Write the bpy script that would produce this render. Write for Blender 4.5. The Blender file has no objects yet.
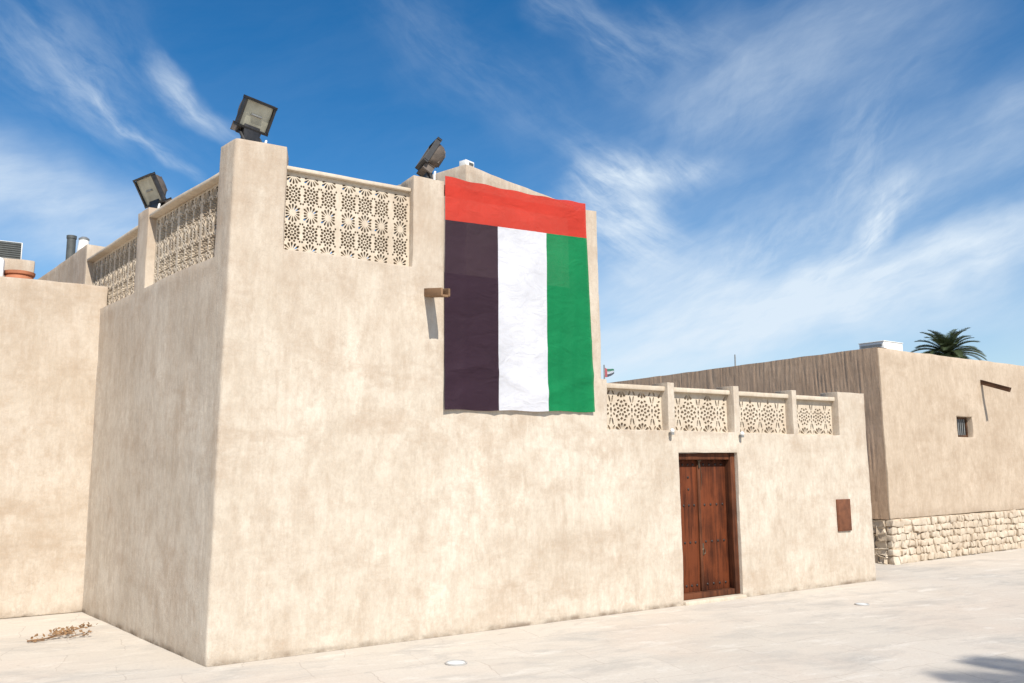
import bpy, bmesh, math, random
from mathutils import Vector, Matrix, noise
from mathutils.geometry import delaunay_2d_cdt
random.seed(11)
R = math.radians
S = bpy.context.scene
COL = S.collection

# ------------------------------------------------------------ camera
cd = bpy.data.cameras.new('Camera'); cam = bpy.data.objects.new('Camera', cd); COL.objects.link(cam)
S.camera = cam
right = Vector((.842, -.539, -.008)); down = Vector((.071, .126, -.989)); fwd = Vector((.535, .833, .144))
fwd.normalize(); right = (right - fwd*right.dot(fwd)).normalized(); down = fwd.cross(right)
cam.matrix_world = Matrix(((right.x, -down.x, -fwd.x, -1.885), (right.y, -down.y, -fwd.y, -7.859),
                           (right.z, -down.z, -fwd.z, 1.70), (0, 0, 0, 1)))
cd.sensor_width = 36; cd.lens = 850/1024*36; cd.clip_end = 3000

# ------------------------------------------------------------ light and exposure
SUN = Vector((-.165, -1, 1.04)).normalized()         # towards the sun
EL = math.asin(SUN.z); AZ = math.atan2(SUN.x, SUN.y)
sl = bpy.data.lights.new('Sun', 'SUN'); sl.energy = 4.2; sl.angle = R(.5); sl.color = (1, .95, .87)
so = bpy.data.objects.new('Sun', sl); COL.objects.link(so)
so.rotation_euler = SUN.to_track_quat('Z', 'Y').to_euler(); so.location = (0, -20, 20)
S.view_settings.view_transform = 'Standard'; S.view_settings.look = 'None'
S.view_settings.exposure = .54; S.view_settings.gamma = 1

W = bpy.data.worlds.new('World'); S.world = W; W.use_nodes = True
def build_world():
    nt = W.node_tree; N = nt.nodes; L = nt.links; N.clear()
    def nd(t, **k):
        n = N.new(t)
        for a, b in k.items(): setattr(n, a, b)
        return n
    def mth(op, a, b=None, c=None, clamp=False):
        n = nd('ShaderNodeMath', operation=op); n.use_clamp = clamp
        for i, v in enumerate((a, b, c)):
            if v is None: continue
            if isinstance(v, (int, float)): n.inputs[i].default_value = v
            else: L.new(v, n.inputs[i])
        return n.outputs[0]
    out = nd('ShaderNodeOutputWorld'); bg = nd('ShaderNodeBackground'); bg.inputs[1].default_value = .105
    sky = nd('ShaderNodeTexSky', sky_type='NISHITA'); sky.sun_disc = False
    sky.sun_elevation = EL; sky.sun_rotation = AZ % (2*math.pi)
    sky.air_density = 1.0; sky.dust_density = .35; sky.ozone_density = 2.6
    hs = nd('ShaderNodeHueSaturation'); hs.inputs['Saturation'].default_value = 1.40; hs.inputs['Value'].default_value = .84
    L.new(sky.outputs[0], hs.inputs['Color'])
    tc = nd('ShaderNodeTexCoord'); sp = nd('ShaderNodeSeparateXYZ'); L.new(tc.outputs['Generated'], sp.inputs[0])
    x, y, z = sp.outputs
    az = mth('MULTIPLY', mth('ARCTAN2', y, x), 180/math.pi)      # degrees, 90 = +Y
    el = mth('MULTIPLY', mth('ARCSINE', z), 180/math.pi)
    cv = nd('ShaderNodeCombineXYZ'); L.new(az, cv.inputs[0]); L.new(el, cv.inputs[1])
    # slow warp so cloud banks have no clean outline
    wn = nd('ShaderNodeTexNoise'); wn.inputs['Scale'].default_value = .12; wn.inputs['Detail'].default_value = 4
    L.new(cv.outputs[0], wn.inputs['Vector'])
    ws = nd('ShaderNodeVectorMath', operation='SUBTRACT'); L.new(wn.outputs['Color'], ws.inputs[0]); ws.inputs[1].default_value = (.5, .5, .5)
    wm = nd('ShaderNodeVectorMath', operation='MULTIPLY_ADD'); L.new(ws.outputs[0], wm.inputs[0]); wm.inputs[1].default_value = (9, 5, 0)
    L.new(cv.outputs[0], wm.inputs[2]); P = wm.outputs[0]
    w2 = nd('ShaderNodeVectorMath', operation='MULTIPLY_ADD'); L.new(ws.outputs[0], w2.inputs[0]); w2.inputs[1].default_value = (3, 2, 0)
    L.new(cv.outputs[0], w2.inputs[2]); P2 = w2.outputs[0]
    def blob(a, e, rot, la, le, k):
        m = nd('ShaderNodeVectorMath', operation='SUBTRACT'); L.new(P, m.inputs[0]); m.inputs[1].default_value = (a, e, 0)
        r = nd('ShaderNodeVectorRotate', rotation_type='Z_AXIS'); L.new(m.outputs[0], r.inputs['Vector']); r.inputs['Angle'].default_value = R(-rot)
        s = nd('ShaderNodeVectorMath', operation='MULTIPLY'); L.new(r.outputs[0], s.inputs[0]); s.inputs[1].default_value = (1/la, 1/le, 0)
        ln = nd('ShaderNodeVectorMath', operation='LENGTH'); L.new(s.outputs[0], ln.inputs[0])
        mr = nd('ShaderNodeMapRange', interpolation_type='SMOOTHSTEP'); L.new(ln.outputs['Value'], mr.inputs[0])
        mr.inputs[1].default_value = 1.25; mr.inputs[2].default_value = 0; mr.inputs[3].default_value = 0; mr.inputs[4].default_value = k
        return mr.outputs[0]
    # fibrous cirrus texture
    def fibre(rot, sx, sy, sc, lo, hi, dist):
        r = nd('ShaderNodeVectorRotate', rotation_type='Z_AXIS'); L.new(P2, r.inputs['Vector']); r.inputs['Angle'].default_value = R(-rot)
        s = nd('ShaderNodeVectorMath', operation='MULTIPLY'); L.new(r.outputs[0], s.inputs[0]); s.inputs[1].default_value = (sx, sy, 1)
        n = nd('ShaderNodeTexNoise'); n.inputs['Scale'].default_value = sc; n.inputs['Detail'].default_value = 9
        n.inputs['Roughness'].default_value = .64; n.inputs['Distortion'].default_value = dist*.6; L.new(s.outputs[0], n.inputs['Vector'])
        mr = nd('ShaderNodeMapRange', interpolation_type='SMOOTHSTEP'); L.new(n.outputs['Fac'], mr.inputs[0])
        mr.inputs[1].default_value = lo; mr.inputs[2].default_value = hi
        return mr.outputs[0]
    f1 = mth('ADD', mth('MULTIPLY', fibre(-14, .22, 1.0, .26, .28, .74, .3), .78), mth('MULTIPLY', fibre(-30, .34, 1.2, .75, .34, .70, .5), .22))
    f2 = mth('ADD', mth('MULTIPLY', fibre(36, .30, 1.1, .42, .34, .72, .5), .74), mth('MULTIPLY', fibre(20, .35, 1.0, 1.1, .36, .68, .9), .26))
    f3 = mth('ADD', mth('MULTIPLY', fibre(-36, .30, 1.1, .40, .32, .74, .5), .74), mth('MULTIPLY', fibre(-60, .4, 1.0, 1.0, .36, .68, .9), .26))
    def add(lst):
        o = lst[0]
        for q in lst[1:]: o = mth('ADD', o, q)
        return o
    soft = add([blob(190, 30, 0, 50, 22, .5), blob(-90, 25, 0, 60, 18, .4),  # these two: unseen cloud banks added behind the camera to fill the side wall
                blob(89, 15.8, 13, 14, 3.8, 1.0), blob(98, 20, 12, 12, 4, .4),
                blob(42, 9.0, -8, 21, 4.2, .95), blob(28, 12.4, -13, 14, 2.2, .85), blob(48, 12.5, -4, 9, 3.6, .50), blob(22, 8.5, 0, 14, 3, .3),
                blob(38, 17, 0, 22, 12, .30), blob(35, 26, -12, 11, 5.5, .31), blob(26, 18.5, -22, 10, 3.0, .45)])
    w2_ = add([blob(80.6, 19.9, 34, 5.2, .7, .50), blob(86.5, 23.2, 28, 8, 2.2, .30), blob(77.6, 23.0, 36, 4.4, 1.2, .72), blob(84, 23, 30, 9, 5, .24),
               blob(50.2, 17.2, 50, 6.2, 3.2, 1.05), blob(47.6, 19.6, 4, 6.0, 1.4, .62), blob(51, 28, 40, 7, 2.6, .34), blob(45, 27, 20, 5, 2.4, .25), blob(60, 26, 30, 13, 3.5, .16)])
    w3_ = add([blob(34.2, 14.2, -44, 5.4, 1.5, .90), blob(33, 19.5, -60, 6, 3.0, .42), blob(42, 23, -30, 8, 4, .24), blob(40, 14.5, -20, 9, 3.2, .45)])
    den = mth('MULTIPLY', soft, mth('MULTIPLY_ADD', f1, .48, .40))
    den = mth('ADD', den, mth('MULTIPLY', w2_, mth('MULTIPLY_ADD', f2, .78, .12)))
    den = mth('ADD', den, mth('MULTIPLY', w3_, mth('MULTIPLY_ADD', f3, .80, .14)))
    den = mth('ADD', den, mth('MULTIPLY', f1, .03))
    hz = nd('ShaderNodeMapRange', interpolation_type='SMOOTHSTEP'); L.new(el, hz.inputs[0])
    hz.inputs[1].default_value = 15; hz.inputs[2].default_value = 0; hz.inputs[3].default_value = 0; hz.inputs[4].default_value = .45
    den = mth('MINIMUM', mth('ADD', den, hz.outputs[0]), .93)
    mx = nd('ShaderNodeMix', data_type='RGBA'); L.new(den, mx.inputs['Factor']); L.new(hs.outputs[0], mx.inputs['A'])
    mx.inputs['B'].default_value = (5.0, 5.7, 6.4, 1)
    L.new(mx.outputs['Result'], bg.inputs[0]); L.new(bg.outputs[0], out.inputs[0])
build_world()

# ------------------------------------------------------------ materials
def nodes(name):
    m = bpy.data.materials.new(name); m.use_nodes = True
    nt = m.node_tree; return m, nt, nt.nodes['Principled BSDF']
def simple(name, c, rough=.7, metal=0., var=.12, scale=9., bump=.0):
    m, nt, b = nodes(name); L = nt.links
    tc = nt.nodes.new('ShaderNodeTexCoord'); n = nt.nodes.new('ShaderNodeTexNoise')
    n.inputs['Scale'].default_value = scale; n.inputs['Detail'].default_value = 6; L.new(tc.outputs['Object'], n.inputs['Vector'])
    r = nt.nodes.new('ShaderNodeValToRGB'); r.color_ramp.elements[0].position = .3; r.color_ramp.elements[1].position = .7
    r.color_ramp.elements[0].color = (*[v*(1-var) for v in c], 1); r.color_ramp.elements[1].color = (*[min(1, v*(1+var)) for v in c], 1)
    L.new(n.outputs['Fac'], r.inputs[0]); L.new(r.outputs[0], b.inputs['Base Color'])
    b.inputs['Roughness'].default_value = rough; b.inputs['Metallic'].default_value = metal
    if bump:
        bp = nt.nodes.new('ShaderNodeBump'); bp.inputs['Strength'].default_value = bump; bp.inputs['Distance'].default_value = .01
        L.new(n.outputs['Fac'], bp.inputs['Height']); L.new(bp.outputs[0], b.inputs['Normal'])
    return m
def plaster(name, light, dark, stain, seed=0., streak=.55, bump=.35, baseline=True, tops=None):
    m, nt, b = nodes(name); L = nt.links; N = nt.nodes
    geo = N.new('ShaderNodeNewGeometry')
    def mp(scale, off=0):
        q = N.new('ShaderNodeMapping'); q.inputs['Scale'].default_value = scale; q.inputs['Location'].default_value = (seed+off, seed*.7+off, off)
        L.new(geo.outputs['Position'], q.inputs[0]); return q.outputs[0]
    def nz(vec, sc, det=6, ro=.6, lo=.3, hi=.7, dist=0):
        n = N.new('ShaderNodeTexNoise'); n.inputs['Scale'].default_value = sc; n.inputs['Detail'].default_value = det
        n.inputs['Roughness'].default_value = ro; n.inputs['Distortion'].default_value = dist; L.new(vec, n.inputs['Vector'])
        r = N.new('ShaderNodeMapRange'); r.inputs[1].default_value = lo; r.inputs[2].default_value = hi; L.new(n.outputs['Fac'], r.inputs[0]); return r.outputs[0]
    def mix(f, a, c):
        q = N.new('ShaderNodeMix'); q.data_type = 'RGBA'
        for s, v in (('Factor', f), ('A', a), ('B', c)):
            if isinstance(v, tuple): q.inputs[s].default_value = (*v, 1)
            elif isinstance(v, float): q.inputs[s].default_value = v
            else: L.new(v, q.inputs[s])
        return q.outputs['Result']
    def mul(a, k):
        q = N.new('ShaderNodeMath'); q.operation = 'MULTIPLY'; L.new(a, q.inputs[0])
        if isinstance(k, float): q.inputs[1].default_value = k
        else: L.new(k, q.inputs[1])
        return q.outputs[0]
    blotch = nz(mp((1, 1, 1)), .9, 9, .70, .36, .64)
    col = mix(blotch, dark, light)
    strk = nz(mp((7, 7, .7), 3), 1.0, 6, .65, .48, .78, .4)
    big = nz(mp((.6, .6, .9), 9), 1.1, 5, .6, .40, .62)
    col = mix(mul(mul(strk, big), streak), col, stain)
    pale = nz(mp((2.2, 2.2, .9), 17), 1.3, 8, .72, .53, .70)
    col = mix(mul(pale, .55), col, tuple(min(1, v*1.13) for v in light))
    patch = nz(mp((.55, .55, 1.5), 31), 1.5, 8, .74, .52, .68)
    col = mix(mul(patch, .55), col, stain)
    mott = nz(mp((5, 5, 3), 51), 1.0, 9, .74, .46, .66)
    col = mix(mul(mott, .52), col, tuple(v*.98 for v in stain))
    scr = nz(mp((26, 26, 5), 61), 1.0, 5, .65, .50, .70)
    col = mix(mul(scr, .30), col, stain)
    scl = nz(mp((22, 22, 4), 77), 1.0, 5, .65, .54, .72)
    col = mix(mul(scl, .26), col, tuple(min(1, v*1.15) for v in light))
    grain = nz(mp((1, 1, .8), 5), 21, 6, .78, .40, .66)
    col = mix(mul(grain, .27), col, tuple(v*.62 for v in dark))
    if tops:          # rain-washed brown stains running down from the tops of the walls
        spz = N.new('ShaderNodeSeparateXYZ'); L.new(geo.outputs['Position'], spz.inputs[0])
        rz = N.new('ShaderNodeMapRange'); rz.inputs[1].default_value = tops[0]; rz.inputs[2].default_value = tops[1]; L.new(spz.outputs[2], rz.inputs[0])
        dr = nz(mp((3.2, 3.2, .35), 91), 1.0, 8, .7, .36, .62); dr2 = nz(mp((11, 11, .9), 95), 1.0, 6, .7, .35, .65)
        col = mix(mul(mul(rz.outputs[0], dr), .68), col, tuple(v*.95 for v in stain)); col = mix(mul(mul(rz.outputs[0], dr2), .35), col, stain)
    # worn brown patches, a metre or so across, with ragged speckled borders
    pt = nz(mp((.75, .75, 1.3), 23), 1.0, 10, .78, .53, .62)
    col = mix(mul(pt, .42), col, tuple(v*1.02 for v in stain))
    # hairline cracks here and there
    vo = N.new('ShaderNodeTexVoronoi'); vo.feature = 'DISTANCE_TO_EDGE'; vo.inputs['Scale'].default_value = .8
    wv = N.new('ShaderNodeTexNoise'); wv.inputs['Scale'].default_value = 2.5; wv.inputs['Detail'].default_value = 7; L.new(geo.outputs['Position'], wv.inputs['Vector'])
    av = N.new('ShaderNodeVectorMath'); av.operation = 'MULTIPLY_ADD'; L.new(wv.outputs['Color'], av.inputs[0]); av.inputs[1].default_value = (.7, .7, .7); L.new(mp((1, 1, 1), 3), av.inputs[2])
    L.new(av.outputs[0], vo.inputs['Vector'])
    cr = N.new('ShaderNodeMapRange'); cr.inputs[1].default_value = .0045; cr.inputs[2].default_value = .001; L.new(vo.outputs['Distance'], cr.inputs[0])
    ck = nz(mp((.6, .6, .6), 7), 1.0, 2, .5, .54, .60)
    col = mix(mul(mul(cr.outputs[0], ck), .16), col, tuple(v*.6 for v in stain))
    if baseline:      # dirt splashed along the foot of the wall
        sp = N.new('ShaderNodeSeparateXYZ'); L.new(geo.outputs['Position'], sp.inputs[0])
        r = N.new('ShaderNodeMapRange'); r.inputs[1].default_value = .07; r.inputs[2].default_value = .01; L.new(sp.outputs[2], r.inputs[0])
        r.interpolation_type = 'SMOOTHSTEP'
        d = nz(mp((2.5, 2.5, 4), 41), 1.6, 6, .6, .42, .62)
        col = mix(mul(mul(r.outputs[0], d), .85), col, tuple(v*.5 for v in stain))
    L.new(col, b.inputs['Base Color']); b.inputs['Roughness'].default_value = .93; b.inputs['Specular IOR Level'].default_value = .2
    h1 = nz(mp((6, 6, 1.8), 2), 1.0, 8, .65, 0, 1, .5); h2 = nz(mp((1, 1, 1), 8), 55, 5, .7, 0, 1)
    ad = N.new('ShaderNodeMath'); ad.operation = 'MULTIPLY_ADD'; L.new(h2, ad.inputs[0]); ad.inputs[1].default_value = .24; L.new(h1, ad.inputs[2])
    bp = N.new('ShaderNodeBump'); bp.inputs['Strength'].default_value = bump; bp.inputs['Distance'].default_value = .03
    L.new(ad.outputs[0], bp.inputs['Height']); L.new(bp.outputs[0], b.inputs['Normal'])
    return m
M_wall = plaster('plaster_main', (.635, .563, .464), (.515, .438, .345), (.39, .295, .213), 1.3, .55, .45, True, (2.2, 5.0))
M_annex = plaster('plaster_annex', (.59, .515, .425), (.49, .41, .32), (.385, .29, .205), 7.7, .55, .45, True, (2.4, 4.6))
M_right = plaster('plaster_right', (.54, .44, .335), (.455, .36, .265), (.35, .26, .18), 14.1, .4, .3, False)
M_rib = plaster('plaster_ribbed', (.68, .485, .325), (.58, .40, .265), (.46, .31, .20), 4.4, .5, .5, False)
M_scr = plaster('cast_screen', (.62, .54, .43), (.54, .455, .35), (.42, .33, .24), 3.1, .3, .12, False)
M_stone = plaster('plinth_stone', (.66, .575, .46), (.52, .43, .325), (.40, .30, .205), 22., .5, .6, False)
M_mortar = simple('mortar', (.50, .40, .29), .95, 0, .2, 12, .3)
M_black = simple('black_enamel', (.028, .026, .025), .45, .0, .35, 20)
M_brown = simple('weathered_housing', (.12, .095, .075), .6, .2, .3, 18)
M_glass = simple('lamp_glass', (.40, .385, .30), .16, 0, .28, 7)
M_white = simple('white_paint', (.75, .74, .70), .5, 0, .06, 8)
M_grey = simple('grey_metal', (.26, .26, .25), .5, .4, .2, 12)
M_steel = simple('brushed_ring', (.42, .40, .37), .5, .2, .1, 30)
M_lens = simple('frosted_lens', (.62, .66, .66), .25, 0, .1, 9)
M_dark = simple('dark_louvre', (.08, .085, .08), .6, .1, .2, 12)
M_terra = simple('terracotta', (.42, .155, .075), .8, 0, .18, 10)
M_rust = simple('rusty_plate', (.15, .055, .024), .85, .1, .25, 14, .2)
M_stud = simple('iron_stud', (.05, .035, .03), .5, .6, .2, 12)
M_brass = simple('old_brass', (.16, .12, .08), .4, .8, .2, 12)
M_trunk = simple('palm_trunk', (.14, .10, .07), .95, 0, .3, 9, .5)
M_leaf = simple('palm_leaf', (.05, .068, .022), .6, 0, .35, 3)
M_twig = simple('dry_twig', (.22, .125, .062), .9, 0, .3, 15)
M_dryleaf = simple('dry_leaf', (.23, .13, .06), .9, 0, .3, 15)
M_tar = simple('roof_screed', (.42, .35, .27), .95, 0, .12, 2)
def wood(name, a, c, axis=2):
    m, nt, b = nodes(name); L = nt.links; N = nt.nodes
    geo = N.new('ShaderNodeTexCoord'); mp = N.new('ShaderNodeMapping')
    s = [24, 24, 24]; s[axis] = 1.6; mp.inputs['Scale'].default_value = s; L.new(geo.outputs['Object'], mp.inputs[0])
    n = N.new('ShaderNodeTexNoise'); n.inputs['Scale'].default_value = 1; n.inputs['Detail'].default_value = 7; n.inputs['Distortion'].default_value = .6; L.new(mp.outputs[0], n.inputs['Vector'])
    n2 = N.new('ShaderNodeTexNoise'); n2.inputs['Scale'].default_value = 3.2; n2.inputs['Detail'].default_value = 6; L.new(geo.outputs['Object'], n2.inputs['Vector'])
    ad = N.new('ShaderNodeMath'); ad.operation = 'MULTIPLY_ADD'; L.new(n2.outputs['Fac'], ad.inputs[0]); ad.inputs[1].default_value = .8; L.new(n.outputs['Fac'], ad.inputs[2])
    r = N.new('ShaderNodeValToRGB'); r.color_ramp.elements[0].position = .62; r.color_ramp.elements[1].position = 1.0
    r.color_ramp.elements[0].color = (*a, 1); r.color_ramp.elements[1].color = (*c, 1)
    mid = r.color_ramp.elements.new(.86); mid.color = (*[(p*.45+q*.55) for p, q in zip(a, c)], 1)
    L.new(ad.outputs[0], r.inputs[0]); L.new(r.outputs[0], b.inputs['Base Color'])
    b.inputs['Roughness'].default_value = .72; b.inputs['Specular IOR Level'].default_value = .18
    bp = N.new('ShaderNodeBump'); bp.inputs['Strength'].default_value = .25; bp.inputs['Distance'].default_value = .004
    L.new(n.outputs['Fac'], bp.inputs['Height']); L.new(bp.outputs[0], b.inputs['Normal'])
    return m
M_door = wood('door_wood', (.036, .010, .004), (.140, .036, .012))
M_frame = wood('frame_wood', (.04, .014, .007), (.13, .044, .019))
M_beam = wood('spout_wood', (.09, .05, .027), (.25, .15, .085), 1)
M_beamd = wood('dark_spout_wood', (.035, .018, .010), (.11, .055, .03), 1)
def cloth(name, c, tr=.3):
    m, nt, b = nodes(name); L = nt.links; N = nt.nodes
    tc = N.new('ShaderNodeTexCoord'); n = N.new('ShaderNodeTexNoise'); n.inputs['Scale'].default_value = 2.2; n.inputs['Detail'].default_value = 7
    L.new(tc.outputs['Object'], n.inputs['Vector'])
    r = N.new('ShaderNodeValToRGB'); r.color_ramp.elements[0].position = .3; r.color_ramp.elements[1].position = .7
    r.color_ramp.elements[0].color = (*[v*.88 for v in c], 1); r.color_ramp.elements[1].color = (*[min(1, v*1.08) for v in c], 1)
    L.new(n.outputs['Fac'], r.inputs[0]); L.new(r.outputs[0], b.inputs['Base Color'])
    b.inputs['Roughness'].default_value = .75; b.inputs['Specular IOR Level'].default_value = .25
    mpg = N.new('ShaderNodeMapping'); mpg.inputs['Scale'].default_value = (3.2, 1, 5.5); mpg.inputs['Rotation'].default_value = (0, .35, 0); L.new(tc.outputs['Object'], mpg.inputs[0])
    wv = N.new('ShaderNodeTexNoise'); wv.inputs['Scale'].default_value = 1.1; wv.inputs['Detail'].default_value = 5; wv.inputs['Roughness'].default_value = .55; wv.inputs['Distortion'].default_value = 1.2; L.new(mpg.outputs[0], wv.inputs['Vector'])
    bp = N.new('ShaderNodeBump'); bp.inputs['Strength'].default_value = .55; bp.inputs['Distance'].default_value = .035
    L.new(wv.outputs['Fac'], bp.inputs['Height']); L.new(bp.outputs[0], b.inputs['Normal'])
    t = N.new('ShaderNodeBsdfTranslucent'); L.new(r.outputs[0], t.inputs[0])
    mx = N.new('ShaderNodeMixShader'); mx.inputs[0].default_value = tr; L.new(b.outputs[0], mx.inputs[1]); L.new(t.outputs[0], mx.inputs[2])
    tp = N.new('ShaderNodeBsdfTransparent'); m2 = N.new('ShaderNodeMixShader'); m2.inputs[0].default_value = .17      # open weave
    L.new(mx.outputs[0], m2.inputs[1]); L.new(tp.outputs[0], m2.inputs[2])
    L.new(m2.outputs[0], N['Material Output'].inputs[0])
    return m
FL = [cloth('flag_red', (.62, .055, .033)), cloth('flag_black', (.046, .022, .036)), cloth('flag_white', (.76, .76, .79)), cloth('flag_green', (.006, .25, .085))]
def ground_mat():
    m, nt, b = nodes('stone_paving'); L = nt.links; N = nt.nodes
    geo = N.new('ShaderNodeNewGeometry')
    rot = N.new('ShaderNodeMapping'); rot.inputs['Rotation'].default_value = (0, 0, R(8)); L.new(geo.outputs['Position'], rot.inputs[0])
    def nz(sc, vs, lo, hi, det=8, ro=.65, dist=.4):
        mp = N.new('ShaderNodeMapping'); mp.inputs['Scale'].default_value = vs; L.new(rot.outputs[0], mp.inputs[0])
        n = N.new('ShaderNodeTexNoise'); n.inputs['Scale'].default_value = sc; n.inputs['Detail'].default_value = det; n.inputs['Roughness'].default_value = ro
        n.inputs['Distortion'].default_value = dist; L.new(mp.outputs[0], n.inputs['Vector'])
        r = N.new('ShaderNodeMapRange'); r.inputs[1].default_value = lo; r.inputs[2].default_value = hi; L.new(n.outputs['Fac'], r.inputs[0]); return r.outputs[0]
    def mix(f, a, c, k=1.):
        q = N.new('ShaderNodeMix'); q.data_type = 'RGBA'
        mu = N.new('ShaderNodeMath'); mu.operation = 'MULTIPLY'; L.new(f, mu.inputs[0]); mu.inputs[1].default_value = k; L.new(mu.outputs[0], q.inputs['Factor'])
        for s, v in (('A', a), ('B', c)):
            if isinstance(v, tuple): q.inputs[s].default_value = (*v, 1)
            else: L.new(v, q.inputs[s])
        return q.outputs['Result']
    br = N.new('ShaderNodeTexBrick'); br.inputs['Scale'].default_value = 1; br.inputs['Brick Width'].default_value = .95; br.inputs['Row Height'].default_value = .62
    br.inputs['Mortar Size'].default_value = .007; br.inputs['Mortar Smooth'].default_value = .8; br.inputs['Bias'].default_value = 0
    br.inputs['Color1'].default_value = (.53, .475, .40, 1); br.inputs['Color2'].default_value = (.575, .515, .435, 1); br.inputs['Mortar'].default_value = (.40, .34, .28, 1)
    wn = N.new('ShaderNodeTexNoise'); wn.inputs['Scale'].default_value = 1.3; wn.inputs['Detail'].default_value = 6; L.new(rot.outputs[0], wn.inputs['Vector'])
    va = N.new('ShaderNodeVectorMath'); va.operation = 'MULTIPLY_ADD'; L.new(wn.outputs['Color'], va.inputs[0]); va.inputs[1].default_value = (.35, .35, 0); L.new(rot.outputs[0], va.inputs[2])
    L.new(va.outputs[0], br.inputs['Vector'])
    col = mix(nz(.8, (1, 1, 1), .35, .68), br.outputs['Color'], (.61, .55, .465), .5)
    col = mix(nz(1.1, (.7, 1.5, 1), .50, .66, 10, .72), col, (.41, .38, .335), .85)
    col = mix(nz(.35, (1, 1, 1), .50, .66), col, (.57, .455, .36), .35)
    col = mix(nz(2.3, (.6, 2, 1), .54, .66, 10, .75), col, (.68, .63, .55), .7)
    col = mix(nz(5.5, (.8, 1.5, 1), .60, .72, 8, .7), col, (.36, .31, .26), .55)
    col = mix(nz(40, (1, 1, 1), .3, .75, 4), col, (.30, .25, .195), .22)
    col = mix(nz(16, (1, 1, 1), .62, .72, 6, .7), col, (.30, .26, .22), .6)
    col = mix(nz(3.3, (1, 1.4, 1), .60, .70, 10, .8), col, (.34, .31, .275), .7)
    L.new(col, b.inputs['Base Color']); b.inputs['Roughness'].default_value = .85; b.inputs['Specular IOR Level'].default_value = .3
    h = nz(6, (1, 1.6, 1), 0, 1)
    bp = N.new('ShaderNodeBump'); bp.inputs['Strength'].default_value = .25; bp.inputs['Distance'].default_value = .02; L.new(h, bp.inputs['Height']); L.new(bp.outputs[0], b.inputs['Normal'])
    return m
M_ground = ground_mat()

# ------------------------------------------------------------ object helpers
def tag(o, label=None, cat=None, group=None, kind=None):
    if label: o['label'] = label
    if cat: o['category'] = cat
    if group: o['group'] = group
    if kind: o['kind'] = kind
    return o
def empty(name, loc, label, cat, group=None, rz=0):
    o = bpy.data.objects.new(name, None); o.location = loc; o.rotation_euler.z = rz; o.empty_display_size = .2
    COL.objects.link(o); return tag(o, label, cat, group)
def link(name, bm, mats, parent=None, smooth=True, loc=None, rot=None, world=True):
    """link bm as one mesh object; with world=True its coordinates are world ones whatever its parent"""
    bmesh.ops.recalc_face_normals(bm, faces=bm.faces)
    me = bpy.data.meshes.new(name); 
    if smooth is True:
        for f in bm.faces: f.smooth = True
        for e in bm.edges:
            if len(e.link_faces) == 2 and e.calc_face_angle(0) > R(38): e.smooth = False
    bm.to_mesh(me); bm.free()
    for q in (mats if isinstance(mats, (list, tuple)) else [mats]): me.materials.append(q)
    o = bpy.data.objects.new(name, me); COL.objects.link(o)
    if loc is not None: o.location = loc
    if rot is not None: o.rotation_euler = rot
    if parent is not None:
        o.parent = parent
        if world:
            mw = Matrix.Identity(4); p = parent; chain = []
            while p is not None: chain.append(p.matrix_basis.copy()); p = p.parent
            for q in chain: mw = q @ mw
            me.transform(mw.inverted())
    return o
def box(bm, c, s, rot=None, bev=0., mi=0, jit=0.):
    r = bmesh.ops.create_cube(bm, size=1.0); vs = r['verts']
    M = Matrix.Translation(c) @ (rot.to_4x4() if rot is not None else Matrix.Identity(4)) @ Matrix.Diagonal((*s, 1))
    for v in vs:
        v.co = M @ v.co
        if jit: v.co += Vector([random.uniform(-jit, jit) for _ in range(3)])
    fs = list({f for v in vs for f in v.link_faces})
    for f in fs: f.material_index = mi
    if bev:
        es = list({e for v in vs for e in v.link_edges})
        rr = bmesh.ops.bevel(bm, geom=es, offset=bev, segments=2, affect='EDGES', profile=.5, clamp_overlap=True)
        for f in rr['faces']: f.material_index = mi
def b2(bm, a, c, **k):           # box from min corner to max corner
    a = Vector(a); c = Vector(c); box(bm, (a+c)/2, (c-a), **k)
def tube(bm, pts, rad, n=8, mi=0, cap=True):
    pts = [Vector(p) for p in pts]; rings = []
    for i, p in enumerate(pts):
        d = (pts[min(i+1, len(pts)-1)]-pts[max(i-1, 0)]).normalized()
        a = d.orthogonal().normalized(); b = d.cross(a); r = rad[i] if isinstance(rad, (list, tuple)) else rad
        rings.append([bm.verts.new(p+a*r*math.cos(2*math.pi*k/n)+b*r*math.sin(2*math.pi*k/n)) for k in range(n)])
    for A, B in zip(rings, rings[1:]):
        # align ring start to avoid twist
        off = min(range(n), key=lambda o: (B[o].co-A[0].co).length)
        for k in range(n):
            f = bm.faces.new((A[k], A[(k+1) % n], B[(k+1+off) % n], B[(k+off) % n])); f.material_index = mi
    if cap:
        for q in (rings[0], rings[-1]): bm.faces.new(q).material_index = mi
def lathe(bm, prof, c, n=24, mi=0):
    c = Vector(c); rings = [[bm.verts.new(c+Vector((r*math.cos(2*math.pi*k/n), r*math.sin(2*math.pi*k/n), z))) for k in range(n)] for r, z in prof]
    for A, B in zip(rings, rings[1:]):
        for k in range(n): bm.faces.new((A[k], A[(k+1) % n], B[(k+1) % n], B[k])).material_index = mi
    for q in (rings[0], rings[-1]): bm.faces.new(q).material_index = mi
def refine(br, step):
    br = sorted(set(br)); out = []
    for a, c in zip(br, br[1:]):
        n = max(1, math.ceil((c-a)/step)); out += [a+(c-a)*i/n for i in range(n)]
    return out+[br[-1]]
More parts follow.
